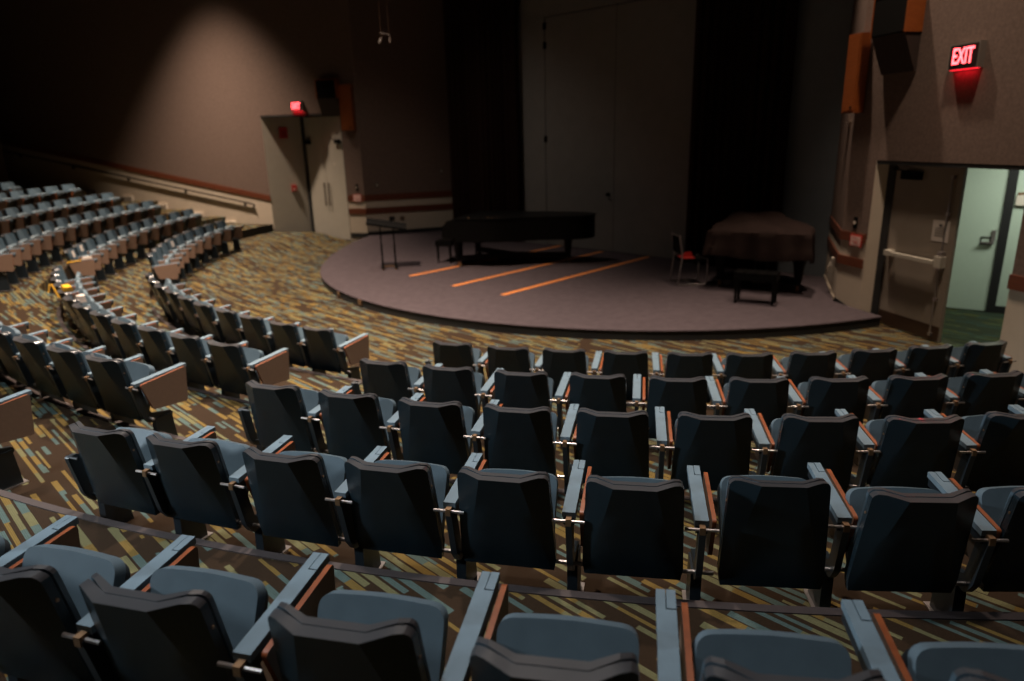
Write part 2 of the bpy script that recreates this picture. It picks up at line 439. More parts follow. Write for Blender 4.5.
for k in range(5): slab_l(b, SPL(.48), SPL(.62), 2.84 + .035 * k, 2.85 + .035 * k, .056, .05, SPn, L0)
link('grille', b, 'exitface', t)

# handrail on the left wall
t = thing('handrail', 'long dark handrail on brackets sloping down the cream side wall', 'handrail', (*LW(-.6), 0))
org = Vector((*LW(-.6), 0))
def hr(s, d, h): return Vector((*LW(s, d), h - .19 * (s + .6))) - org
b = BM(); tube(b, [hr(-.62, .05, 1.03), hr(-3, .05, 1.03), hr(-6, .05, 1.03), hr(-11, .05, 1.03)], .021, 8); link('rail', b, 'rail', t)
b = BM(); tube(b, [hr(-.62, .05, 1.03), hr(-.54, .05, 1.02), hr(-.53, .05, .96), hr(-.56, .03, .93), hr(-.62, .0, .93)], .021, 8); link('end_return', b, 'rail', t)
for s in (-.85, -2.8, -4.75, -6.7, -8.65):
    b = BM(); tube(b, [hr(s, 0, .95), hr(s, .02, .95), hr(s, .034, .98)], .016, 6); tube(b, [hr(s, .05, .93), hr(s, .05, 1.03)], .014, 6)
    tube(b, [hr(s, 0, .95), hr(s, .012, .95)], .04, 10); link('bracket', b, 'rail', t)

# louvred step lights low on the side wall
for i, (s, z, w, h) in enumerate(((-.30, .02, .40, .29), (-1.40, .35, .38, .17), (-2.50, .60, .38, .17), (-3.72, .86, .38, .16), (-4.9, 1.1, .38, .16))):
    org = Vector((*LW(s), z))
    t = thing('step_light', ('white louvred step light on the side wall beside the door niche, lowest one', 'white louvred step light on the side wall, second up from the door niche', 'white louvred step light on the side wall, third up from the niche',
                             'white louvred step light on the side wall, fourth up from the niche', 'white louvred step light on the side wall, topmost and dimmest')[i], 'step light', tuple(org), 0, 'step lights along the side wall')
    b = BM(); slab_l(b, LW(s - w / 2), LW(s + w / 2), z, z + h, .05, 0, NL, org); bevel(b, .008); link('housing', b, 'white', t)
    b = BM()
    for k in range(int(h / .04)): slab_l(b, LW(s - w / 2 + .03), LW(s + w / 2 - .03), z + .018 + k * .04, z + .026 + k * .04, .054, .05, NL, org)
    link('louvre', b, 'seatcloth', t)

# ---- back wall: grey scenery doors, curtains, blue-grey wall
bm = BM(); slab(bm, BW(-2.75), BW(2.05), 5.2, CEIL, 5.2, CEIL, 0, -.2, NB); slab(bm, BW(-2.9), BW(-2.0), 0, 5.25, 0, 5.25, 0, -.2, NB)
struct('wall_back', bm, 'bigdoor')
for i, (s0, s1) in enumerate(((-1.97, -.006), (.006, 2.1))):
    bm = BM(); slab(bm, BW(s0), BW(s1), STAGE + .012, 5.18, STAGE + .012, 5.18, .012, -.08, NB); bevel(bm, .006)
    d = struct('door_%d' % (i + 3), bm, 'bigdoor')
    if i == 0:
        b = BM(); tube(b, [(*BW(-.14, .0), 1.40), (*BW(-.14, .05), 1.40), (*BW(-.14, .055), 1.40), (*BW(-.14, .09), 1.40)], [.014, .014, .034, .026], 10); tube(b, [(*BW(-.14, .0), 1.40), (*BW(-.14, .02), 1.40)], .045, 12)
        link('door_knob', b, 'darkstand', d)
        for z in (5.02, 4.62, 2.6, .5):
            b = BM(); slab(b, BW(-2.03), BW(-1.93), z - .07, z + .07, z - .07, z + .07, .022, .0, NB); tube(b, [(*BW(-1.975, .03), z - .075), (*BW(-1.975, .03), z + .075)], .014, 8); link('hinge', b, 'darkstand', d)
bm = BM(); slab(bm, BW(-.012), BW(.012), STAGE, 5.2, STAGE, 5.2, .004, -.05, NB); struct('trim_door_seam', bm, 'black')
bm = BM(); slab(bm, BW(2.1), BW(5.2), 0, CEIL, 0, CEIL, 0, -.2, NB); struct('wall_back', bm, 'backdrop')
bm = BM(); slab(bm, BW(-5.9), BW(-2.85), 0, CEIL, 0, CEIL, -.45, -.65, NB); struct('wall_back', bm, 'backdrop')

def curtain(label, s0, s1, off, z0, z1, folds, amp):
    nU = folds * 10; bm = BM(); fr = []; bk = []
    rnd = random.Random(folds); ph = [rnd.uniform(-.5, .5) for _ in range(folds + 2)]
    zs = [z0, z0 + .5, z0 + 1.5, z0 + 3, (z0 + z1) / 2 + 1, z1]
    rows = []
    for zi, z in enumerate(zs):
        r = []
        for k in range(nU + 1):
            u = k / nU; q = u * folds; i = int(min(q, folds - 1)); 
            y = amp * (sin(2 * pi * q + ph[i] * .6 * sin(pi * (q - i))) + .35 * sin(4.3 * pi * q + 1)) * (1 - .25 * zi / len(zs))
            p = BW(s0 + (s1 - s0) * u, off + y); r.append(bm.verts.new((*p, z)))
        rows.append(r)
    for a, b in zip(rows, rows[1:]):
        for k in range(nU): bm.faces.new((a[k], a[k + 1], b[k + 1], b[k]))
    ret = bmesh.ops.solidify(bm, geom=bm.faces[:], thickness=.012)
    o = link('stage_curtain', bm, 'velvet', smooth=60); tag(o, label, 'curtain', 'dark stage curtains'); return o
curtain('dark pleated stage curtain hanging between the cream-dado wall and the grey doors', -5.25, -2.72, .16, STAGE + .01, CEIL - .02, 13, .07)
curtain('dark pleated stage curtain hanging between the grey doors and the blue-grey wall', 1.95, 3.85, .20, STAGE + .01, CEIL - .02, 10, .07)

# ---- stage-side right wall and right wall
NQ = Vector((-(RB[1] - RC[1]), RB[0] - RC[0])).normalized()
RB2 = (RB[0] + .12, RB[1] + .34)
bm = BM(); slab(bm, RC, RB2, 1.12, CEIL, 1.12, CEIL, 0, -.2, NQ); struct('wall_stage_right', bm, 'wall')
bm = BM(); slab(bm, RC, RB2, 0, 1.12, 0, 1.12, 0, -.2, NQ); struct('wall_stage_right', bm, 'dado')
bm = BM()
for z0, z1 in ((1.09, 1.22), (.735, .865)): slab(bm, RC, RB2, z0, z1, z0, z1, .018, -.02, NQ)
bevel(bm, .004); struct('trim_4', bm, 'trim')
bm = BM(); slab(bm, RC, RB2, STAGE - .01, STAGE + .04, STAGE - .01, STAGE + .04, .012, -.01, NQ); struct('baseboard_stage', bm, 'dado')
SE = 2.29; DH = 2.23; REND = 15.
bm = BM(); slab(bm, RW(-.54), RW(0), 1.15, CEIL, 1.15, CEIL, 0, -.2, NR); slab(bm, RW(0), RW(SE), DH, CEIL, DH, CEIL, 0, -.2, NR); slab(bm, RW(SE), RW(REND), 1.0, CEIL, 1.0, CEIL, 0, -.2, NR)
struct('wall_right', bm, 'wall')
bm = BM(); slab(bm, RW(-.54), RW(0), -.02, 1.16, -.02, 1.16, 0, -.2, NR); slab(bm, RW(SE), RW(REND), -.02, 1.0, -.02, 1.0, 0, -.2, NR)
struct('wall_right', bm, 'dado')
bm = BM()
for z0, z1 in ((1.09, 1.22), (.735, .865)): slab(bm, RW(-.555), RW(-.02), z0, z1, z0, z1, .018, -.02, NR)
slab(bm, RW(SE - .015), RW(REND), .92, 1.08, .92, 1.08, .018, -.2, NR)
bevel(bm, .004); struct('trim_5', bm, 'trim')
bm = BM(); slab(bm, RW(-.55), RW(-.0), .05, STAGE + .07, -.0, .09, .012, -.01, NR); struct('baseboard_right', bm, 'black')

# right doorway: splay, black frame, closed leaf with panic bar, open half to a lit corridor
DP = .12
bm = BM()
P = [RW(0), RW(.13, -DP), RW(.13, -.22), RW(-.02, -.22)]
prism(bm, P, lambda x, y: Vector((x, y, 0)), lambda x, y: Vector((x, y, DH))); struct('wall_right_splay', bm, 'dado')
bm = BM(); slab(bm, RW(.125), RW(.25), 0, DH, 0, DH, -DP + .02, -.22, NR); slab(bm, RW(.0), RW(SE), DH - .05, DH + .005, DH - .05, DH + .005, -.004, -.22, NR)
struct('trim_door_right', bm, 'black')
bm = BM(); slab(bm, RW(.25), RW(1.335), .015, DH - .05, .015, DH - .05, -DP, -DP - .045, NR); bevel(bm, .003)
d = struct('door_5', bm, 'rdoor')
b = BM(); slab(b, RW(.26), RW(1.325), .02, .21, .02, .21, -DP + .004, -DP - .002, NR); link('kick_plate', b, 'kick', d)
b = BM(); slab(b, RW(.30), RW(.42), .985, 1.055, .985, 1.055, -DP + .085, -DP - .002, NR); slab(b, RW(1.16), RW(1.27), .96, 1.10, .96, 1.10, -DP + .08, -DP - .002, NR)
slab(b, RW(.42), RW(1.16), .997, 1.043, .997, 1.043, -DP + .10, -DP + .05, NR); bevel(b, .008); link('panic_bar', b, 'door', d)
b = BM(); tube(b, [(*RW(1.215, -DP + .03), .09), (*RW(1.215, -DP + .03), 2.08)], .010, 6)
for z in (.10, .55, 1.62, 2.06): slab(b, RW(1.195), RW(1.235), z - .02, z + .02, z - .02, z + .02, -DP + .04, -DP - .002, NR)
slab(b, RW(1.18), RW(1.25), .93, 1.16, .93, 1.16, -DP + .06, -DP - .002, NR); link('latch_rod', b, 'steel', d)
b = BM(); slab(b, RW(.40), RW(.72), 2.0, 2.10, 2.0, 2.10, -DP + .06, -DP - .002, NR); bevel(b, .006); tube(b, [(*RW(.56, -DP + .05), 2.1), (*RW(.30, -DP + .10), 2.13), (*RW(.28, -DP - .0), 2.14)], .01, 6); link('door_closer', b, 'darkstand', d)
b = BM(); slab(b, RW(.99), RW(1.25), 1.27, 1.53, 1.27, 1.53, -DP + .003, -DP - .001, NR)
o = link('notice', b, 'paper'); tag(o, 'white paper notice taped to the brown door above its push bar', 'notice')
def child_marks(parent, rects, f, d, nrm, m='ink', name='print'):
    b = BM()
    for s0, s1, z0, z1 in rects: slab(b, f(s0), f(s1), z0, z1, z0, z1, d + .001, d - .001, nrm)
    return link(name, b, m, parent)
child_marks(o, [(1.09, 1.14, 1.455, 1.485)] + [(1.03, 1.21 - .03 * (k % 2), 1.43 - .03 * k, 1.437 - .03 * k) for k in range(4)], RW, -DP + .004, NR)

# corridor beyond
F0 = Vector((6.62, 10.1)); DF = Vector((.46, -.30)).normalized(); NF = Vector((-.30, -.46)).normalized()
def FW(s, d=0.): p = F0 + DF * s + NF * d; return (p.x, p.y)
bm = BM(); v = [bm.verts.new((*p, -.004)) for p in (RW(-1.2, -.2), RW(4.2, -.2), FW(4.6), FW(-1.2))]; bm.faces.new(v)
v2 = [bm.verts.new((*p, -.05)) for p in (RW(-1.2, -.2), RW(4.2, -.2), FW(4.6), FW(-1.2))]; bm.faces.new(v2); struct('floor_corridor', bm, 'carpet_green')
bm = BM(); v = [bm.verts.new((*p, -.002)) for p in (RW(0, .3), RW(SE, .3), RW(SE, -.21), RW(0, -.21))]; bm.faces.new(v); struct('floor_threshold', bm, 'carpet')
bm = BM(); slab(bm, FW(-1.2), FW(-.45), 0, 2.7, 0, 2.7, 0, -.1, NF); slab(bm, FW(-.45), FW(.60), 2.25, 2.7, 2.25, 2.7, 0, -.1, NF); slab(bm, FW(.60), FW(4.6), 0, 2.7, 0, 2.7, 0, -.1, NF); struct('wall_corridor', bm, 'greenwall')
bm = BM(); slab(bm, FW(.49), FW(.60), 0, 2.25, 0, 2.25, .03, -.1, NF); slab(bm, FW(-.5), FW(.60), 2.18, 2.26, 2.18, 2.26, .03, -.1, NF); slab(bm, FW(-.5), FW(-.42), 0, 2.25, 0, 2.25, .03, -.1, NF); struct('trim_corridor_door', bm, 'black')
bm = BM(); slab(bm, FW(.60), FW(4.6), 0, .10, 0, .10, .012, -.01, NF); struct('baseboard_corridor', bm, 'black')
bm = BM(); v = [bm.verts.new((*p, 2.7)) for p in (RW(-1.2, -.2), RW(4.2, -.2), FW(4.6), FW(-1.2))]; bm.faces.new(v); v = [bm.verts.new((*p, 2.75)) for p in (RW(-1.2, -.2), RW(4.2, -.2), FW(4.6), FW(-1.2))]; bm.faces.new(v); struct('ceiling_corridor', bm, 'white')
bm = BM(); A, B = RW(-.3, -.35), FW(-.9); slab(bm, A, B, 0, 2.7, 0, 2.7, 0, .1, (-.3, .95)); struct('wall_corridor', bm, 'greenwall')
bm = BM(); slab(bm, FW(-.42), FW(.49), .01, 2.18, .01, 2.18, .0, -.045, NF); bevel(bm, .003)
d = struct('door_6', bm, 'greendoor')
b = BM(); slab(b, FW(.405), FW(.455), 1.05, 1.20, 1.05, 1.20, .03, -.002, NF); bevel(b, .004); slab(b, FW(.28), FW(.45), 1.01, 1.035, 1.01, 1.035, .07, .045, NF); slab(b, FW(.41), FW(.44), 1.0, 1.06, 1.0, 1.06, .06, 0, NF)
link('lever_handle', b, 'steel', d)
b = BM()
for (s0, s1, z0, z1) in ((.28, .41, .985, 1.0), (.28, .41, 1.085, 1.10), (.28, .295, .985, 1.10), (.395, .41, .985, 1.10)): slab(b, FW(s0), FW(s1), z0, z1, z0, z1, .012, -.002, NF)
link('lock_plate', b, 'darkstand', d)
org = Vector((*FW(.70), 1.62))
t = thing('thermostat', 'cream thermostat box on the pale green corridor wall', 'thermostat', tuple(org))
b = BM(); slab_l(b, FW(.62), FW(.78), 1.56, 1.70, .05, 0, NF, org); bevel(b, .006); link('housing', b, 'white', t)
b = BM(); slab_l(b, FW(.63), FW(.77), 1.70, 1.735, .03, 0, NF, org); link('bracket', b, 'brass', t)

# ---- ceiling and the rear wall of the house
bm = BM()
v = [bm.verts.new((*p, CEIL)) for p in ((-24, -6), (12, -6), (12, 26), (-24, 26))]; bm.faces.new(v); v = [bm.verts.new((*p, CEIL + .2)) for p in ((-24, -6), (12, -6), (12, 26), (-24, 26))]; bm.faces.new(v)
struct('ceiling', bm, 'ceiling')
bm = BM(); q = [polar(18.6, rad(-108 + (23 + 108) * k / 40)) for k in range(41)]; q2 = [polar(18.8, rad(-108 + (23 + 108) * k / 40)) for k in range(41)]
for a, b_, c, d_ in zip(q, q[1:], q2, q2[1:]):
    hexa(bm, [Vector((*a, 0)), Vector((*b_, 0)), Vector((*d_, 0)), Vector((*c, 0)), Vector((*a, CEIL)), Vector((*b_, CEIL)), Vector((*d_, CEIL)), Vector((*c, CEIL))])
bmesh.ops.remove_doubles(bm, verts=bm.verts, dist=1e-4); struct('wall_rear', bm, 'wall')

# ------------------------------------------------------------------ the auditorium seat
def seat_y(t): return .085 * (1 - t)
def back_sheet(bm, inset, y0, y1, z0, z1):
    """Wrap-round back between offsets y0 (rear) and y1 (front); facets meet at kink lines that spread toward the bottom."""
    zs = [z0, z0 + .06, .38, .52, .62, .68, .705, .722, .735, .745, z1]
    R = .04
    F = []; K = []
    for z in zs:
        t = (z - .23) / .52
        W = .222 * (1 - t) + .2 * t - inset
        h = z1 - z; 
        if h < R: W -= R - math.sqrt(max(0, R * R - (R - h) ** 2))
        hb = z - z0
        if hb < .02: W -= .012
        xk = .195 * (1 - t) + .088 * t
        dep = -.058 * max(0, t)
        xs = [-W, -(W * .6 + xk * .4), -(W * .25 + xk * .75), -xk, -xk / 2, 0, xk / 2, xk, (W * .25 + xk * .75), (W * .6 + xk * .4), W]
        W0_ = .222 * (1 - t) + .2 * t
        fr = []; bk = []
        for x in xs:
            bl = max(0, min(1, (W0_ - abs(x)) / (W0_ - xk)))
            zz = z - .012 * bl * max(0, t) ** 3
            fr.append(bm.verts.new((x, seat_y(t) + dep * bl + y0, zz))); bk.append(bm.verts.new((x, seat_y(t) + dep * bl * .8 + y1, zz)))
        F.append(fr); K.append(bk)
    n = len(F[0])
    for i in range(len(zs) - 1):
        for j in range(n - 1):
            bm.faces.new((F[i][j], F[i + 1][j], F[i + 1][j + 1], F[i][j + 1])); bm.faces.new((K[i][j], K[i][j + 1], K[i + 1][j + 1], K[i + 1][j]))
        for j, s in ((0, 1), (n - 1, -1)): bm.faces.new((F[i][j], K[i][j], K[i + 1][j], F[i + 1][j]))
    for j in range(n - 1):
        bm.faces.new((F[0][j], F[0][j + 1], K[0][j + 1], K[0][j])); bm.faces.new((F[-1][j], K[-1][j], K[-1][j + 1], F[-1][j + 1]))

def stanchion(bm, x):
    t = .014
    up = roundpoly([(.005, .535), (.075, .535), (.125, .30), (.30, .265), (.30, .225), (.10, .225), (.055, .29)], .02, 3)
    prism(bm, up, lambda y, z: Vector((x - t, y, z)), lambda y, z: Vector((x + t, y, z)))
    ped = [(.135, .004), (.305, .004), (.285, .25), (.145, .25)]
    prism(bm, ped, lambda y, z: Vector((x - .024, y, z)), lambda y, z: Vector((x + .024, y, z)))
    bevel(bm, .005, 1)

def make_seat():
    t = thing('auditorium_seat', 'x', 'seat')
    b = BM(); back_sheet(b, 0, 0, .030, .235, .752); bevel(b, .012, 4, 55); link('back_shell', b, ['shell', 'lip_highlight'], t, 23.5)
    b = BM(); back_sheet(b, .003, .041, .057, .25, .755); bevel(b, .007, 2, 55); link('back_pad', b, ['pad', 'lip_highlight'], t, 14)
    # folded-up seat
    A = Vector((0, .135, .245)); B = Vector((0, .287, .611)); u = (B - A).normalized(); nn = Vector((0, -u.z, u.y))   # nn toward the backrest
    L = (B - A).length
    poly = roundpoly([(-.182, 0), (.196, 0), (.206, L), (.008, L + .012), (-.188, L)], [.03, .03, .05, .3, .05], 6)
    b = BM(); prism(b, poly, lambda x, s: A + Vector((x, 0, 0)) + u * s, lambda x, s: A + Vector((x, 0, 0)) + u * s + nn * .045); bevel(b, .016, 3); link('seat', b, 'seat', t, 30)
    pan = roundpoly([(-.18, .0), (.18, .0), (.195, L - .02), (-.195, L - .02)], [.03, .03, .06, .06], 6)
    b = BM(); prism(b, pan, lambda x, s: A + Vector((x, 0, 0)) + u * s, lambda x, s: A + Vector((x, 0, 0)) + u * s - nn * .035); bevel(b, .01, 2); link('seat_pan', b, 'pan', t, 30)
    # armrest with hinge cover, sloping up a little to the front
    zt = lambda y: .566 + (y - .035) * .075
    pad = [(.254, .035), (.311, .035), (.311, .392), (.281, .392), (.281, .475), (.254, .475)]
    b = BM(); prism(b, pad, lambda x, y: Vector((x, y, zt(y))), lambda x, y: Vector((x, y, zt(y) - .026))); bevel(b, .006, 2); ar = link('armrest', b, 'arm', t, 40)
    b = BM(); prism(b, [(.284, .396), (.311, .396), (.311, .475), (.284, .475)], lambda x, y: Vector((x, y, zt(y) + .001)), lambda x, y: Vector((x, y, zt(y) - .026))); bevel(b, .004, 2); link('hinge_cover', b, 'arm', ar, 40)
    b = BM(); prism(b, [(.258, .04), (.307, .04), (.307, .468), (.258, .468)], lambda x, y: Vector((x, y, zt(y) - .027)), lambda x, y: Vector((x, y, zt(y) - .065))); bevel(b, .006, 1); link('arm_support', b, 'frame', ar, 40)
    # writing tablet stowed upright outside the arm
    tab = roundpoly([(.052, .556), (.445, .592), (.418, .312), (.125, .338)], .022, 4)
    b = BM(); prism(b, tab, lambda y, z: Vector((.327, y, z)), lambda y, z: Vector((.345, y, z)), rim=1, cap=0); link('writing_tablet', b, ['board', 'edge'], t, 40)
    b = BM(); stanchion(b, .285); st = link('stanchion', b, 'frame', t, 40)
    b = BM(); box(b, .245, .325, .115, .330, 0, .008); bevel(b, .003, 1); link('foot_plate', b, 'steel', st)
    b = BM()
    for x in (.257, .313): tube(b, [(x, .13, .006), (x, .13, .022)], .011, 8)
    link('bolt', b, 'brass', st)
    b = BM(); tube(b, [(.212, .022, .530), (.352, .022, .530)], .0072, 8); rod = link('link_rod', b, 'steel', t)
    b = BM(); box(b, .272, .296, .004, .05, .515, .548); bevel(b, .004, 1); link('clamp', b, 'brass', rod, 40)
    b = BM(); tube(b, [(.205, .105, .268), (.352, .105, .268)], .010, 8); link('pivot_rod', b, 'steel', t)
    for s in (-1, 1):
        b = BM(); tube(b, [(s * .198, .034, .64), (s * .2075, .034, .64)], .006, 6); link('screw', b, 'brass', t)
    return t

proto = make_seat()
used = [False]
bend = BM(); stanchion(bend, -.285); tube(bend, [(-.212, .022, .530), (-.30, .022, .530)], .0072, 8); tube(bend, [(-.205, .105, .268), (-.30, .105, .268)], .010, 8)
bend_me = link('end_frame', bend, 'frame', None, 40)
bend_used = [False]
ORD = 'first second third fourth fifth sixth seventh eighth ninth tenth eleventh twelfth thirteenth fourteenth'.split()

def put(R, dg, z, label, group, end=False):
    x, y = polar(R, rad(dg)); L = (x, y, z)
    if not used[0]:
        o = proto; used[0] = True; o.location = L; o.rotation_euler = (0, 0, rad(dg)); o['label'] = label; o['group'] = group
    else: o = dup(plain, L, rad(dg), label, group)
    return o
# the plain seat is kept aside as the source of the copies (first placed seat of the near block)
plain = proto
near = dict(
 A=[(-19.93, 9.678), (-16.47, 9.694), (-13.28, 9.678), (-9.9, 9.679), (-6.49, 9.692), (-3.38, 9.709), (-0.02, 9.703), (3.35, 9.681), (6.59, 9.672), (9.84, 9.687)],
 B=[(-19.84, 11.02), (-16.91, 11.03), (-13.88, 11.039), (-10.92, 11.026), (-7.95, 11.042), (-5.03, 11.041), (-2.15, 11.035), (0.72, 11.034), (3.56, 11.03), (6.47, 11.03)],
 C=[(-20.85, 12.076), (-18.1, 12.085), (-15.42, 12.103), (-12.84, 12.101), (-10.2, 12.091), (-7.51, 12.092), (-4.81, 12.09), (-2.22, 12.111), (0.44, 12.08)],
 D=[(-21.62, 13.177), (-19.32, 13.166), (-16.76, 13.173), (-14.45, 13.159), (-12.11, 13.157), (-9.67, 13.158), (-7.09, 13.09), (-4.77, 13.171), (-2.33, 13.16)],
 E=[(-19.43, 14.40), (-17.25, 14.40), (-15.12, 14.395), (-12.71, 14.395), (-10.49, 14.408), (-8.3, 14.402), (-6.08, 14.40)])
zt_near = dict(A=-1.90, B=-1.66, C=-1.503, D=-1.372, E=-1.165)
rown = dict(A='front row', B='second row', C='third row', D='fourth row', E='back row')
ends = []; NEAR = {}
for n, l in near.items():
    for i, (a, R) in enumerate(l):
        o = put(R, a, zt_near[n] + 2.65 - .75, 'blue tablet-arm seat, %s from the aisle in the %s of the near block' % (ORD[i], rown[n]), '%s of the near seat block' % rown[n])
        NEAR[(n, i)] = o
        if i == 0: ends.append((o, n))
curved = dict(
 A=[(-29.77, 9.682), (-32.94, 9.688), (-36.46, 9.674), (-39.74, 9.664), (-43.15, 9.669), (-46.53, 9.656), (-49.87, 9.655), (-53.05, 9.68), (-56.37, 9.68), (-59.69, 9.68)],
 B=[(-28.89, 10.98), (-31.86, 10.971), (-34.75, 10.975), (-37.54, 10.983), (-40.68, 10.963), (-43.77, 10.96), (-46.67, 10.93), (-49.61, 10.90), (-52.5, 10.88), (-55.4, 10.88), (-58.3, 10.88), (-61.2, 10.88)],
 C=[(-28.75, 12.063), (-31.4, 12.06), (-34.12, 12.063), (-36.84, 12.08), (-39.5, 12.08), (-42.1, 12.08)],
 D=[(-29.1, 13.15)])
zt_c = dict(A=-1.90, B=-1.69, C=-1.512, D=-1.37)
rown2 = dict(A='front row', B='second row', C='third row', D='fourth row')
for n, l in curved.items():
    for i, (a, R) in enumerate(l):
        o = put(R, a, zt_near[n] + 2.65 - .75 if n != 'B' else .21, 'blue tablet-arm seat, %s from the nearer aisle in %s of the curved block' % (ORD[i], rown2[n]), '%s of the curved seat block' % rown2[n])
        if i == len(l) - 1 and n in 'AB': ends.append((o, n))
far = dict(A=(9.68, -69.7, 9, .095, 3.312, 0, .010), B=(10.98, -71.08, 11, .232, 2.938, 0, .0153), C=(12.0, -73.43, 11, .516, 2.652, 2, .0096),
           D=(13.1, -85.51, 7, .772, 2.41, 2, .0087), E=(14.2, -93.4, 4, 1.018, 2.229, 1, .012), F=(15.4, -97.9, 1, 1.16, 2.07, 0, .01))
rown3 = dict(A='front row', B='second row', C='third row', D='fourth row', E='fifth row', F='sixth row')
SEATS = {}
for n, (R, a0, cnt, z, st, extra, kz) in far.items():
    for i in range(-extra, cnt):
        k = cnt - 1 - i      # counted from the wall end
        o = put(R, a0 - i * st, z + kz * i, 'blue tablet-arm seat, %s from the handrail wall in %s of the far block' % (ORD[k], rown3[n]), '%s of the far seat block' % rown3[n])
        SEATS[(n, i)] = o
        if i == cnt - 1: ends.append((o, n))
def tilt_back(seat, deg, y, z):
    c = Vector((0, y, z)); Rm = Matrix.Rotation(rad(deg), 3, 'X')
    for ch in seat.children:
        if ch.name.startswith(('back_shell', 'back_pad', 'screw')):
            ch.rotation_euler = (rad(deg), 0, 0); ch.location = c - Rm @ c
tilt_back(NEAR[('D', 6)], -8, 0, .75); tilt_back(NEAR[('E', 4)], 2.5, .085, .23); tilt_back(NEAR[('E', 5)], 2, .085, .23)
for o, n in ends:
    if not bend_used[0]: c = bend_me; bend_used[0] = True
    else: c = bend_me.copy(); COL.objects.link(c)
    c.parent = o

# the front row of the far block closes with one more arm and tablet at its wall end
last = SEATS[('A', 8)]
for ch in list(last.children):
    if ch.name.startswith(('armrest', 'writing_tablet', 'link_rod')):
        c = ch.copy(); COL.objects.link(c); c.parent = last; c.location = (-.56, 0, 0)
        for g in list(ch.children):
            d = g.copy(); COL.objects.link(d); d.parent = c
# paper notes, yellow tape and a folding sign among the seats
def on_seat(seat, pts): 
    M = Matrix.Translation(seat.location) @ Matrix.Rotation(seat.rotation_euler.z, 4, 'Z'); return [M @ Vector(p) for p in pts]
def note(seat, label, x0, x1, z0, z1, y=.078):
    b = BM(); tq = lambda z: seat_y((z - .23) / .52)
    hexa(b, on_seat(seat, [(x0, tq(z0) + y - .05, z0), (x1, tq(z0) + y - .05, z0), (x1, tq(z0) + y - .046, z0), (x0, tq(z0) + y - .046, z0), (x0, tq(z1) + y - .05, z1), (x1, tq(z1) + y - .05, z1), (x1, tq(z1) + y - .046, z1), (x0, tq(z1) + y - .046, z1)]))
    o = link('paper_note', b, 'paper'); tag(o, label, 'paper note', 'paper notes left on seats'); return o
note(SEATS[('B', 0)], 'pale paper note on the backrest of the nearest far-block second-row seat', -.02, .10, .62, .73, .118)
note(SEATS[('B', 1)], 'pale paper note on the backrest of the next second-row seat', -.02, .10, .63, .74, .118)
note(SEATS[('A', 3)], 'pale paper note on a front-row backrest of the far block', -.03, .09, .61, .72, .118)
s = SEATS[('B', 0)]
b = BM(); hexa(b, on_seat(s, [(.250, .03, .569), (.35, .03, .569), (.35, .24, .590), (.250, .24, .590), (.250, .03, .573), (.35, .03, .573), (.35, .24, .594), (.250, .24, .594)])); 
tag(link('yellow_tape', b, 'yellow'), 'yellow tape strip along the end armrest of the far second row', 'tape', 'yellow tape on the seats')
b = BM(); hexa(b, on_seat(s, [(.252, .26, .588), (.315, .26, .588), (.315, .40, .600), (.252, .40, .600), (.252, .26, .640), (.315, .26, .640), (.315, .40, .640), (.252, .40, .640)])); bevel(b, .006)
tag(link('crumpled_paper', b, 'paper'), 'crumpled white paper on the taped end armrest of the far second row', 'paper', 'papers left on armrests')
x, y = polar(10.90, rad(-49.61)); cs = bpy.data.objects.new('tmp', None); cs.location = (x, y, .21); cs.rotation_euler = (0, 0, rad(-49.61))
b = BM(); hexa(b, on_seat(cs, [(-.16, .0, .752), (.10, .0, .752), (.10, .10, .752), (-.16, .10, .752), (-.16, .01, .80), (.10, .01, .80), (.10, .09, .80), (-.16, .09, .80)])); bevel(b, .012)
tag(link('yellow_cloth', b, 'yellow'), 'yellow folded cloth lying across a second-row backrest of the curved block', 'cloth')
b = BM(); hexa(b, on_seat(cs, [(.19, .08, .62), (.30, .08, .62), (.30, .19, .62), (.19, .19, .62), (.20, .09, .70), (.29, .09, .71), (.29, .18, .70), (.20, .18, .71)])); bevel(b, .012)
tag(link('crumpled_paper', b, 'paper'), 'crumpled white paper beside the yellow cloth on the second row', 'paper', 'papers left on armrests')
bpy.data.objects.remove(cs)
t = thing('folding_floor_sign', 'small yellow folding floor sign standing behind the curved second row', 'floor sign', (-7.45, 10.98, .262), rad(-60))
for sgn in (-1, 1):
    b = BM(); prism(b, roundpoly([(-.11, 0), (-.07, 0), (-.05, .06), (.05, .06), (.07, 0), (.11, 0), (.055, .30), (-.055, .30)], .008, 2), lambda x, z: Vector((x, sgn * (.10 - z * .3), z)), lambda x, z: Vector((x, sgn * (.11 - z * .3), z))); link('panel', b, 'yellow', t)

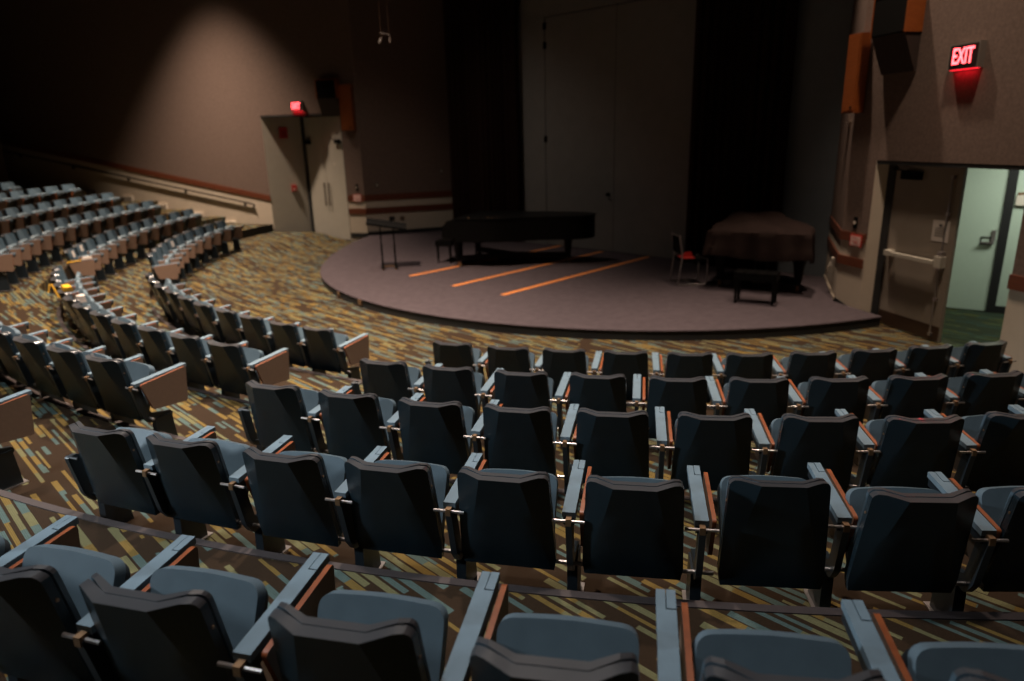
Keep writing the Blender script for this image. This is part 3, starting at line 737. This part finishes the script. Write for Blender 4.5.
# ------------------------------------------------------------------ things on the walls
def local_frame(f, s, z, nrm, dirv):
    p = f(s); return Matrix(((dirv.x, -nrm.x * -1, 0, p[0]), (dirv.y, nrm.y, 0, p[1]), (0, 0, 1, z), (0, 0, 0, 1)))
def wall_root(name, label, cat, f, s, z, dirv, nrm, group=None):
    o = thing(name, label, cat, (*f(s), z), 0, group)
    M = Matrix(((dirv.x, nrm.x, 0), (dirv.y, nrm.y, 0), (0, 0, 1)))
    return o, M
class WB:
    """Collects boxes given along a wall: s along it, d out of it, z up, all relative to the root."""
    def __init__(self, M): self.M = M; self.bm = BM()
    def box(self, s0, s1, d0, d1, z0, z1, mi=0): box(self.bm, s0, s1, d0, d1, z0, z1, self.M.to_4x4(), mi); return self
    def prof(self, poly, s0, s1, rim=0, cap=0):
        prism(self.bm, poly, lambda d, z: self.M @ Vector((s0, d, z)), lambda d, z: self.M @ Vector((s1, d, z)), rim, cap); return self
    def tube(self, pts, r, n=8): tube(self.bm, [self.M @ Vector(p) for p in pts], r, n); return self
    def bev(self, w, seg=2): bevel(self.bm, w, seg); return self

def text_mesh(txt, width, height, depth):
    cu = bpy.data.curves.new('txt', 'FONT'); cu.body = txt; cu.size = 1; cu.extrude = .05; cu.offset = .012
    o = bpy.data.objects.new('txt', cu); COL.objects.link(o)
    dg = bpy.context.evaluated_depsgraph_get(); me = bpy.data.meshes.new_from_object(o.evaluated_get(dg))
    bm = BM(); bm.from_mesh(me); bpy.data.objects.remove(o)
    xs = [v.co.x for v in bm.verts]; ys = [v.co.y for v in bm.verts]; zs = [v.co.z for v in bm.verts]
    x0, x1, y0, y1, z0, z1 = min(xs), max(xs), min(ys), max(ys), min(zs), max(zs)
    for v in bm.verts:
        v.co = Vector(((v.co.x - x0) / (x1 - x0) * width - width / 2, (v.co.z - z0) / (z1 - z0) * depth, (v.co.y - y0) / (y1 - y0) * height - height / 2))
    return bm

def exit_sign(label, f, s, z, dirv, nrm, w, h, flip, dp):
    t, M = wall_root('exit_sign', label, 'exit sign', f, s, z, dirv, nrm, 'lit exit signs')
    a = WB(M).box(-w / 2, w / 2, .0, dp, -h / 2, h / 2).bev(.006); link('housing', a.bm, 'exitbox', t)
    a = WB(M).box(-w / 2 + .02, w / 2 - .02, dp, dp + .004, -h / 2 + .025, h / 2 - .02); link('face', a.bm, 'exitface', t)
    bm = text_mesh('EXIT', w * .68, h * .62, .004)
    for v in bm.verts:
        c = v.co; v.co = M @ Vector((c.x * flip, dp + .005 + c.y, c.z + .004))
    link('lettering', bm, 'exit', t, None)
    a = WB(M).box(-w / 2 + .03, w / 2 - .03, .015, dp - .012, -h / 2 - .006, -h / 2 + .002); link('down_lens', a.bm, 'exitdown', t)
    l = bpy.data.lights.new('exit_glow', 'AREA'); l.shape = 'RECTANGLE'; l.size = w * .7; l.size_y = dp * .7; l.energy = .45; l.color = (1, .01, .03)
    g = bpy.data.objects.new('exit_glow', l); COL.objects.link(g); p = f(s, dp * .6); g.location = (p[0], p[1], z - h / 2 - .012); g.rotation_euler = (0, 0, math.atan2(dirv.y, dirv.x))
exit_sign('glowing red EXIT sign above the open doorway to the corridor', RW, 1.28, 3.41, DR, NR, .42, .28, 1, .08)
exit_sign('glowing red EXIT sign above the cream double doors', LW, 1.19, 3.62, DL, NL, .36, .26, 1, .10)

def wedge_speaker(label, f, s0, s1, dirv, nrm):
    t, M = wall_root('wedge_speaker', label, 'speaker', f, (s0 + s1) / 2, 3.74, dirv, nrm, 'wedge loudspeakers'); w = (s1 - s0) / 2
    for sg in (-1, 1):
        a = WB(M).box(min(sg * w, sg * (w - .02)), max(sg * w, sg * (w - .02)), .002, .25, .03, .50).bev(.003, 1); link('side_panel', a.bm, 'orange', t)
    a = WB(M).box(-w + .02, w - .02, .002, .235, .03, .485); link('cabinet', a.bm, 'grille', t)
    a = WB(M).prof([(.002, .03), (.235, .03), (.03, -.42), (.002, -.42)], -w + .015, w - .015); link('angled_horn', a.bm, 'darkwood', t)
    a = WB(M).box(-w + .02, w - .02, .0, .25, .485, .50); link('top_panel', a.bm, 'orange', t)
    a = WB(M).box(-w + .02, w - .02, .236, .246, .045, .48).bev(.003, 1); link('grille', a.bm, 'grille', t)
def column_speaker(label, f, s0, s1, z0, z1, dirv, nrm, dp=.15, d0=0.):
    t, M = wall_root('column_speaker', label, 'speaker', f, (s0 + s1) / 2, z0, dirv, nrm, 'orange column loudspeakers'); w = (s1 - s0) / 2; h = z1 - z0
    a = WB(M).box(-w, w, d0, d0 + dp, 0, h).bev(.006); link('cabinet', a.bm, 'orange', t)
    a = WB(M).box(-w + .02, w - .02, d0 + dp, d0 + dp + .006, .03, h - .02).bev(.003, 1); link('front_panel', a.bm, 'orange', t)
    a = WB(M).tube([(w * .45, d0 + dp, .07), (w * .45, d0 + dp + .012, .07)], .02, 10); link('badge', a.bm, 'grille', t)
    a = WB(M).box(-w * .5, w * .5, -.01, d0 + .01, h * .3, h * .7); link('wall_bracket', a.bm, 'grille', t)
wedge_speaker('black wedge speaker with orange sides high beside the EXIT sign by the open doorway', RW, -.09, .52, DR, NR)
wedge_speaker('black wedge speaker high above the cream double doors', LW, 1.90, 2.50, DL, NL)
column_speaker('narrow orange column speaker at the corner of the stage near the open doorway', RW, -.61, -.35, 2.86, 3.88, DR, NR, .15, .02)
column_speaker('narrow orange column speaker beside the cream double doors', LW, 2.50, 2.86, 2.95, 4.10, DL, NL, .13, .0)

def plate(name, label, cat, f, s, z, dirv, nrm, w, h, m, extra=None, group=None, d=.012):
    t, M = wall_root(name, label, cat, f, s, z, dirv, nrm, group)
    a = WB(M).box(-w / 2, w / 2, 0, d, -h / 2, h / 2).bev(.003, 1); link('cover_plate', a.bm, m, t)
    if extra:
        for (nm, mm, s0, s1, z0, z1, dd) in extra:
            a = WB(M).box(s0, s1, d - .002, d + dd, z0, z1); link(nm, a.bm, mm, t)
toggle = [('toggle', 'white', -.012, .012, -.02, .02, .02)]
sock = [('socket', 'ink', -.025, .025, .012, .045, .003), ('socket', 'ink', -.025, .025, -.045, -.012, .003)]
def CW(s, d=0.): p = Vector(C1) + DC * s + NS * d; return (p.x, p.y)
DC = (Vector(C2) - Vector(C1)).normalized()
plate('light_switch', 'dark switch plate above the red-bordered card beside the cream doors', 'switch', LW, 2.73, 1.46, DL, NL, .07, .17, 'darkstand', toggle)
plate('light_switch', 'pale switch plate on the shaded stage wall behind the music stand', 'switch', CW, .36, 1.50, DC, NS, .08, .14, 'seatcloth', toggle)
plate('light_switch', 'pale switch plate high on the stage wall next to the dark curtain', 'switch', CW, 2.2, 1.80, DC, NS, .08, .14, 'seatcloth', toggle)
plate('power_outlet', 'dark outlet in the cream wall just above the music stand desk', 'outlet', CW, .71, .57, DC, NS, .15, .12, 'darkstand', sock, 'outlets behind the music stand')
plate('power_outlet', 'tan outlet in the cream wall between the music stand and piano', 'outlet', CW, 1.0, .565, DC, NS, .13, .10, 'brass', sock, 'outlets behind the music stand')
plate('light_switch', 'dark switch plate above the red-bordered card beside the brown door', 'switch', RW, -.27, 1.36, DR, NR, .07, .16, 'darkstand', toggle)
def card(label, f, s, z, dirv, nrm, w, h, bord):
    t, M = wall_root('notice_card', label, 'notice', f, s, z, dirv, nrm, 'cards on the wooden trim')
    a = WB(M).box(-w / 2, w / 2, .018, .026, -h / 2, h / 2); link('border', a.bm, 'redsign', t)
    a = WB(M).box(-w / 2 + bord, w / 2 - bord, .026, .029, -h / 2 + bord, h / 2 - bord); link('card', a.bm, 'signpink', t)
    a = WB(M)
    for k, (p, q) in enumerate(((-.3, .05), (.12, .3), (-.32, .2), (-.2, .32))): a.box(p * w, q * w, .029, .0305, h * (.22 - .15 * k), h * (.26 - .15 * k))
    link('print', a.bm, 'redsign', t)
card('pale card with red border on the trim beside the cream double doors', LW, 2.72, 1.175, DL, NL, .24, .20, .015)
card('white card with red border on the wooden trim beside the brown door', RW, -.20, 1.11, DR, NR, .24, .17, .02)
# connector box on the receding stage wall
DQ = (Vector(RB2) - Vector(RC)).normalized()
def QW(s, d=0.): p = Vector(RC) + DQ * s + NQ * d; return (p.x, p.y)
t, M = wall_root('cable_box', 'small metal outlet box with a looped cable on the cream stage wall', 'outlet box', QW, .55, .60, DQ, NQ)
a = WB(M).box(-.07, .07, 0, .05, -.02, .12).bev(.005); link('housing', a.bm, 'white', t)
a = WB(M).tube([(.0, .04, .0), (.02, .08, -.03), (.06, .09, -.10), (.12, .08, -.12), (.15, .06, -.06), (.10, .05, .02)], .012, 6); link('cable', a.bm, 'white', t)

# ------------------------------------------------------------------ stage furniture
def grand_piano(name, label, loc, rz, L, zb=.52, lidz=.985):
    t = thing(name, label, 'piano', loc, rz)
    w = .75
    pts = [(-w, 0), (-w, L * .62), (-w * .96, L * .80), (-w * .80, L * .93), (-w * .50, L), (-w * .12, L * .985), (w * .12, L * .92), (w * .25, L * .80), (w * .35, L * .66), (w * .55, L * .52), (w * .86, L * .40), (w, L * .28), (w, 0)]
    case = [(-w, .30)] + pts[1:-1] + [(w, .30)]
    b = BM(); prism(b, case, lambda x, y: Vector((x, y, zb)), lambda x, y: Vector((x, y, .96))); bevel(b, .01, 1, 60); link('case', b, 'piano', t, 40)
    b = BM(); lid = [(x * 1.02, y + (.02 if y > 1 else -.0)) for x, y in case]; prism(b, lid, lambda x, y: Vector((x, y, .962)), lambda x, y: Vector((x, y, lidz))); bevel(b, .006, 1, 60); link('lid', b, 'piano', t, 40)
    b = BM(); box(b, -w, w, .0, .30, .60, .70); bevel(b, .008, 1)
    for s in (-1, 1): prism(b, [(0, .70), (.30, .70), (.30, .96), (.12, .94), (.02, .82)], lambda y, z, s=s: Vector((s * w, y, z)), lambda y, z, s=s: Vector((s * (w - .06), y, z)))
    link('keybed', b, 'piano', t, 40)
    b = BM()
    for k in range(52): box(b, -.61 + k * .0235, -.61 + k * .0235 + .0222, .04, .19, .70, .722)
    ky = link('keys', b, 'ivory', t)
    b = BM()
    for k in range(51):
        if k % 7 not in (2, 6): box(b, -.594 + k * .0235, -.582 + k * .0235, .09, .19, .722, .734)
    link('black_keys', b, 'piano', ky)
    b = BM(); box(b, -w + .06, w - .06, .19, .32, .70, .96); bevel(b, .01, 1); link('fallboard', b, 'piano', t, 40)
    for (x, y) in ((-w * .82, .28), (w * .82, .28), (-w * .25, L * .82)):
        b = BM(); tube(b, [(x, y, .60), (x, y, .50), (x, y, .44), (x, y, .12)], [.12, .11, .085, .055], 8); lg = link('leg', b, 'piano', t, 30)
        b = BM(); tube(b, [(x - .02, y + .03, .045), (x + .02, y + .03, .045)], .042, 12); tube(b, [(x, y, .12), (x, y, .05)], .018, 6); link('caster', b, 'brass', lg)
    b = BM(); box(b, -.14, .14, .46, .52, .12, .17); box(b, -.11, -.08, .47, .50, .15, .66); box(b, .08, .11, .47, .50, .15, .66)
    ly = link('pedal_lyre', b, 'piano', t, 40)
    for k in range(3):
        b = BM(); box(b, -.085 + .07 * k, -.055 + .07 * k, .33, .47, .10, .115); bevel(b, .004, 1); link('pedal', b, 'brass', ly)
    b = BM()      # low wheeled truck joining the three legs
    c = Vector((0, L * .45, .17)); 
    for (x, y) in ((-w * .82, .28), (w * .82, .28), (-w * .25, L * .82)):
        d = (Vector((x, y, .17)) - c); u = d.normalized(); q = Vector((-u.y, u.x, 0)) * .05
        hexa(b, [c + q * sx * 1 + u * (d.length * e) + Vector((0, 0, dz)) for dz in (-.05, .05) for e, sx in ((0, -1), (1, -1), (1, 1), (0, 1))])
    link('truck', b, 'piano', t, 40)
    return t, pts
gp, _ = grand_piano('grand_piano', 'black grand piano with a closed lid in front of the grey doors', (-1.14, 14.62, STAGE), rad(-107), 2.92)
b = BM()
for (x, y, s) in ((.62, .55, .02), (.55, .92, .014), (.50, 1.0, .014), (.45, 1.08, .014)): tube(b, [(x, y, .985), (x, y, 1.005)], s, 8)
link('lid_knob', b, 'brass', gp)
def bench(label, loc, rz, w, d, tufts):
    t = thing('piano_bench', label, 'bench', loc, rz, 'piano benches')
    b = BM(); box(b, -w / 2, w / 2, -d / 2, d / 2, .36, .43); bevel(b, .01); link('frame', b, 'piano', t, 40)
    n = tufts
    for k in range(n):
        b = BM(); box(b, -w / 2 + k * w / n + .004, -w / 2 + (k + 1) * w / n - .004, -d / 2 + .005, d / 2 - .005, .43, .475); bevel(b, .018, 3); link('cushion', b, 'piano', t, 60)
    for sx in (-1, 1):
        for sy in (-1, 1):
            b = BM(); x, y = sx * (w / 2 - .04), sy * (d / 2 - .04); tube(b, [(x, y, .36), (x, y, .30), (x, y, .0)], [.032, .028, .02], 8); link('leg', b, 'piano', t)
bench('black piano bench at the keyboard of the uncovered grand piano', (-1.28, 14.72, STAGE), rad(-107), .75, .36, 3)
# covered piano by the right wall
UK = Vector((.87, -.49)).normalized(); kz = math.atan2(UK.y, UK.x)
gp2, pts2 = grand_piano('grand_piano', 'black grand piano under a brown cover beside the curtain', (3.93, 10.84, STAGE), kz, 1.62)
bench('black tufted bench in front of the covered piano', (3.72, 10.18, STAGE), kz, .62, .34, 4)
b = BM()
outl = [(x * 1.05, y - .03 if y < .5 else y + .035) for x, y in pts2]
den = []
for i in range(len(outl)):
    p, q = Vector(outl[i]), Vector(outl[(i + 1) % len(outl)])
    m = max(1, int((q - p).length / .06))
    for k in range(m): den.append(p + (q - p) * k / m)
ctr = Vector((0, .75)); rr = random.Random(3)
rings = []
for (sc_, zz, wv) in ((.25, 1.045, 0), (.6, 1.035, 0), (.93, 1.02, 0), (1.0, .995, .004), (1.012, .88, .012), (1.02, .72, .022), (1.03, .58, .03), (1.035, .45, .034)):
    ring = []
    for i, p in enumerate(den):
        d = (p - ctr); s = sc_ + wv * sin(i * 1.1) + wv * .6 * sin(i * .37 + 1)
        q = ctr + d * s
        z = zz + (.10 * max(0, (q.y - .55)) if sc_ < .99 and q.y > .55 else 0) - (.04 if q.y < .28 and zz > .9 else 0)
        if zz < .6: z += .03 * sin(i * .23) + (.10 if q.y < .1 else 0)
        ring.append(b.verts.new((q.x, q.y, z + (.02 * sin(q.x * 9 + q.y * 5) if sc_ < .95 else 0))))
    rings.append(ring)
for r1, r2 in zip(rings, rings[1:]):
    for i in range(len(den)): b.faces.new((r1[i], r1[(i + 1) % len(den)], r2[(i + 1) % len(den)], r2[i]))
b.faces.new(rings[0])
bmesh.ops.recalc_face_normals(b, faces=b.faces)
o = link('piano_cover', b, 'cover', None, 50); o.location = (3.93, 10.84, STAGE + .012); o.rotation_euler = (0, 0, kz)
tag(o, 'rumpled dark brown cloth cover draped over the piano beside the curtain', 'piano cover')

# conductor's double-post music stand
t = thing('music_stand', 'black double-post music stand with a wide desk near the stage edge', 'music stand', (-2.48, 14.0, STAGE), rad(10))
for s in (-1, 1):
    b = BM(); tube(b, [(s * .13, 0, .04), (s * .13, 0, .86 - s * .05)], .014, 8); p = link('post', b, 'darkstand', t)
    b = BM(); tube(b, [(s * .13, 0, .04), (s * .13, 0, .5)], .019, 8); link('sleeve', b, 'darkstand', p)
    b = BM(); box(b, s * .13 - .03, s * .13 + .03, -.24, .24, .025, .05); bevel(b, .006); fo = link('foot', b, 'darkstand', t)
    for y in (-.22, .22):
        b = BM(); tube(b, [(s * .13 - .018, y, .02), (s * .13 + .018, y, .02)], .02, 10); link('caster', b, 'brass', fo)
b = BM(); box(b, -.13, .13, -.02, .02, .03, .05); link('cross_bar', b, 'brass', t)
Md = Matrix.Translation((0, 0, .90)) @ Matrix.Rotation(rad(10.5), 4, 'Y') @ Matrix.Rotation(rad(9), 4, 'X')
b = BM(); box(b, -.40, .40, -.22, .24, -.008, .008, Md); bevel(b, .004, 1); dk = link('desk', b, 'darkstand', t)
b = BM(); box(b, -.40, .40, -.26, -.22, -.008, .03, Md); link('ledge', b, 'darkstand', dk)

# sled-base chair with a red folder
t = thing('sled_chair', 'metal sled-base chair standing at the covered piano', 'chair', (2.86, 11.50, STAGE), rad(4))
for y in (0, .44):
    b = BM(); tube(b, [(.46, y, .46), (.50, y, .44), (.50, y, .06), (.47, y, .015), (.02, y, .015), (0, y, .04), (.03, y, .28), (.055, y, .46), (.045, y, .62), (.0, y, .83), (-.005, y, .86)], .013, 8); link('frame', b, 'steel', t, 60)
b = BM(); tube(b, [(0.0, 0, .845), (0.0, .44, .845)], .011, 8); tube(b, [(.25, 0, .015), (.25, .44, .015)], .010, 8); link('crossbar', b, 'steel', t)
b = BM(); box(b, .05, .48, .01, .43, .40, .455); bevel(b, .015); link('seat', b, 'grille', t, 40)
b = BM(); prism(b, [(.03, .54), (.055, .54), (.025, .82), (.0, .82)], lambda x, z: Vector((x, .02, z)), lambda x, z: Vector((x, .42, z))); bevel(b, .006, 1); link('backrest', b, 'grille', t, 40)
b = BM(); box(b, .08, .30, .05, .33, .458, .468)
prism(b, [(.08, .468), (.30, .468), (.26, .56), (.17, .55)], lambda x, z: Vector((x, .18, z)), lambda x, z: Vector((x, .19, z)))
o = link('red_folder', b, 'red'); o.location = (2.86, 11.50, STAGE); o.rotation_euler = (0, 0, rad(4)); tag(o, 'red folder left on the seat of the sled chair', 'folder')

# hanging microphones
t = thing('hanging_microphones', 'pair of small gold microphones hanging on thin cables over the stage', 'microphone', (-2.09, 13.0, CEIL))
for k, (x0, x1, z) in enumerate(((-.05, -.05, 4.46), (.08, .09, 4.46))):
    b = BM(); tube(b, [(x0, 0, 0), (x0, 0, -3.5), (x1, 0, z - CEIL), (x1 + .01, 0, z - CEIL - .08)], .007, 6); cb = link('cable', b, 'mic', t)
    b = BM(); tube(b, [(x1 + .01, 0, z - CEIL - .07), (x1 - .015 + .03 * k, -.02, z - CEIL - .12), (x1 - .035 + .05 * k, -.04, z - CEIL - .17)], [.015, .024, .022], 10); link('capsule', b, 'mic', cb)
b = BM(); tube(b, [(-.08, 0, 4.46 - CEIL), (.10, 0, 4.42 - CEIL)], .012, 6); link('spacer', b, 'mic', t)

# ------------------------------------------------------------------ light
def spot(name, loc, target, power, size, blend, col, radius=.12):
    l = bpy.data.lights.new(name, 'SPOT'); l.energy = power; l.spot_size = rad(size); l.spot_blend = blend; l.color = col; l.shadow_soft_size = radius
    o = bpy.data.objects.new(name, l); COL.objects.link(o); o.location = loc
    d = Vector(target) - Vector(loc); o.rotation_euler = d.to_track_quat('-Z', 'Y').to_euler(); return o
WARM = (1., .78, .60)
def down(name, x, y, power, size, blend, col, z=9.6, tx=0., ty=0.): return spot(name, (x, y, z), (x + tx, y + ty, 0), power, size, blend, col, .2)
spot('downlight_side_aisle', (*LW(-1.1, 2.0), 9.6), (*LW(-1.0, 3.3), 0), 11000, 77, 1., WARM, .2)
down('downlight_floor', -4.1, 10.0, 9500, 82, 1., WARM)
down('downlight_far', -8.6, 10.8, 1300, 84, 1., WARM)
down('downlight_curved', -5.6, 7.8, 3800, 84, 1., (1, .82, .68))
down('downlight_middle', -.4, 6.7, 4500, 70, 1., (1, .82, .68))
down('downlight_house', -.7, 2.9, 1200, 74, 1., (1, .88, .80))
down('downlight_rear', -3.6, 2.8, 1400, 84, 1., (.82, .93, 1.))
spot('added_rear_left_spot', (-9., 2.3, 3.4), (0., 2.9, .6), 2100, 40, 1., (.84, .94, 1.), .3)  # added low cool spot to bring out the seat-back facets; no doorway there
spot('downlight_stage_corner', (*RW(-1.2, .95), 9.6), (*RW(.7, .5), 0), 2600, 50, 1., WARM, .12)
down('downlight_doorway', *RW(2.6, 1.3), 2300, 70, 1., WARM)
down('downlight_stage', -3.0, 14.6, 700, 88, 1., (1, .86, .74))
l = bpy.data.lights.new('corridor_fluorescent', 'AREA'); l.energy = 44; l.color = (.95, 1., .88); l.size = 1.2; l.shape = 'RECTANGLE'; l.size_y = .3
o = bpy.data.objects.new('corridor_fluorescent', l); COL.objects.link(o); o.location = (7.0, 8.6, 2.62)

w = bpy.data.worlds.new('world'); sc.world = w; w.use_nodes = True
w.node_tree.nodes['Background'].inputs[0].default_value = (.9, .95, 1, 1); w.node_tree.nodes['Background'].inputs[1].default_value = .0

# ------------------------------------------------------------------ camera
cam = bpy.data.cameras.new('camera'); co = bpy.data.objects.new('camera', cam); COL.objects.link(co)
fw = Vector((0, .95907, -.28318)); rt = Vector((.99964, -.00756, -.02561)); up = Vector((.02670, .28308, .95873))
co.matrix_world = Matrix(((rt.x, up.x, -fw.x, 0), (rt.y, up.y, -fw.y, 0), (rt.z, up.z, -fw.z, 2.65), (0, 0, 0, 1)))
cam.sensor_width = 36; cam.sensor_fit = 'HORIZONTAL'; cam.lens = 686.23 / 1024 * 36
cam.clip_start = .05; cam.clip_end = 100
cam.dof.use_dof = True; cam.dof.focus_distance = 3.05; cam.dof.aperture_fstop = 1.45
sc.camera = co
sc.view_settings.view_transform = 'Standard'; sc.view_settings.look = 'None'; sc.view_settings.gamma = 1; sc.view_settings.exposure = 0
sc.view_settings.use_curve_mapping = False
sc.cycles.use_denoising = True
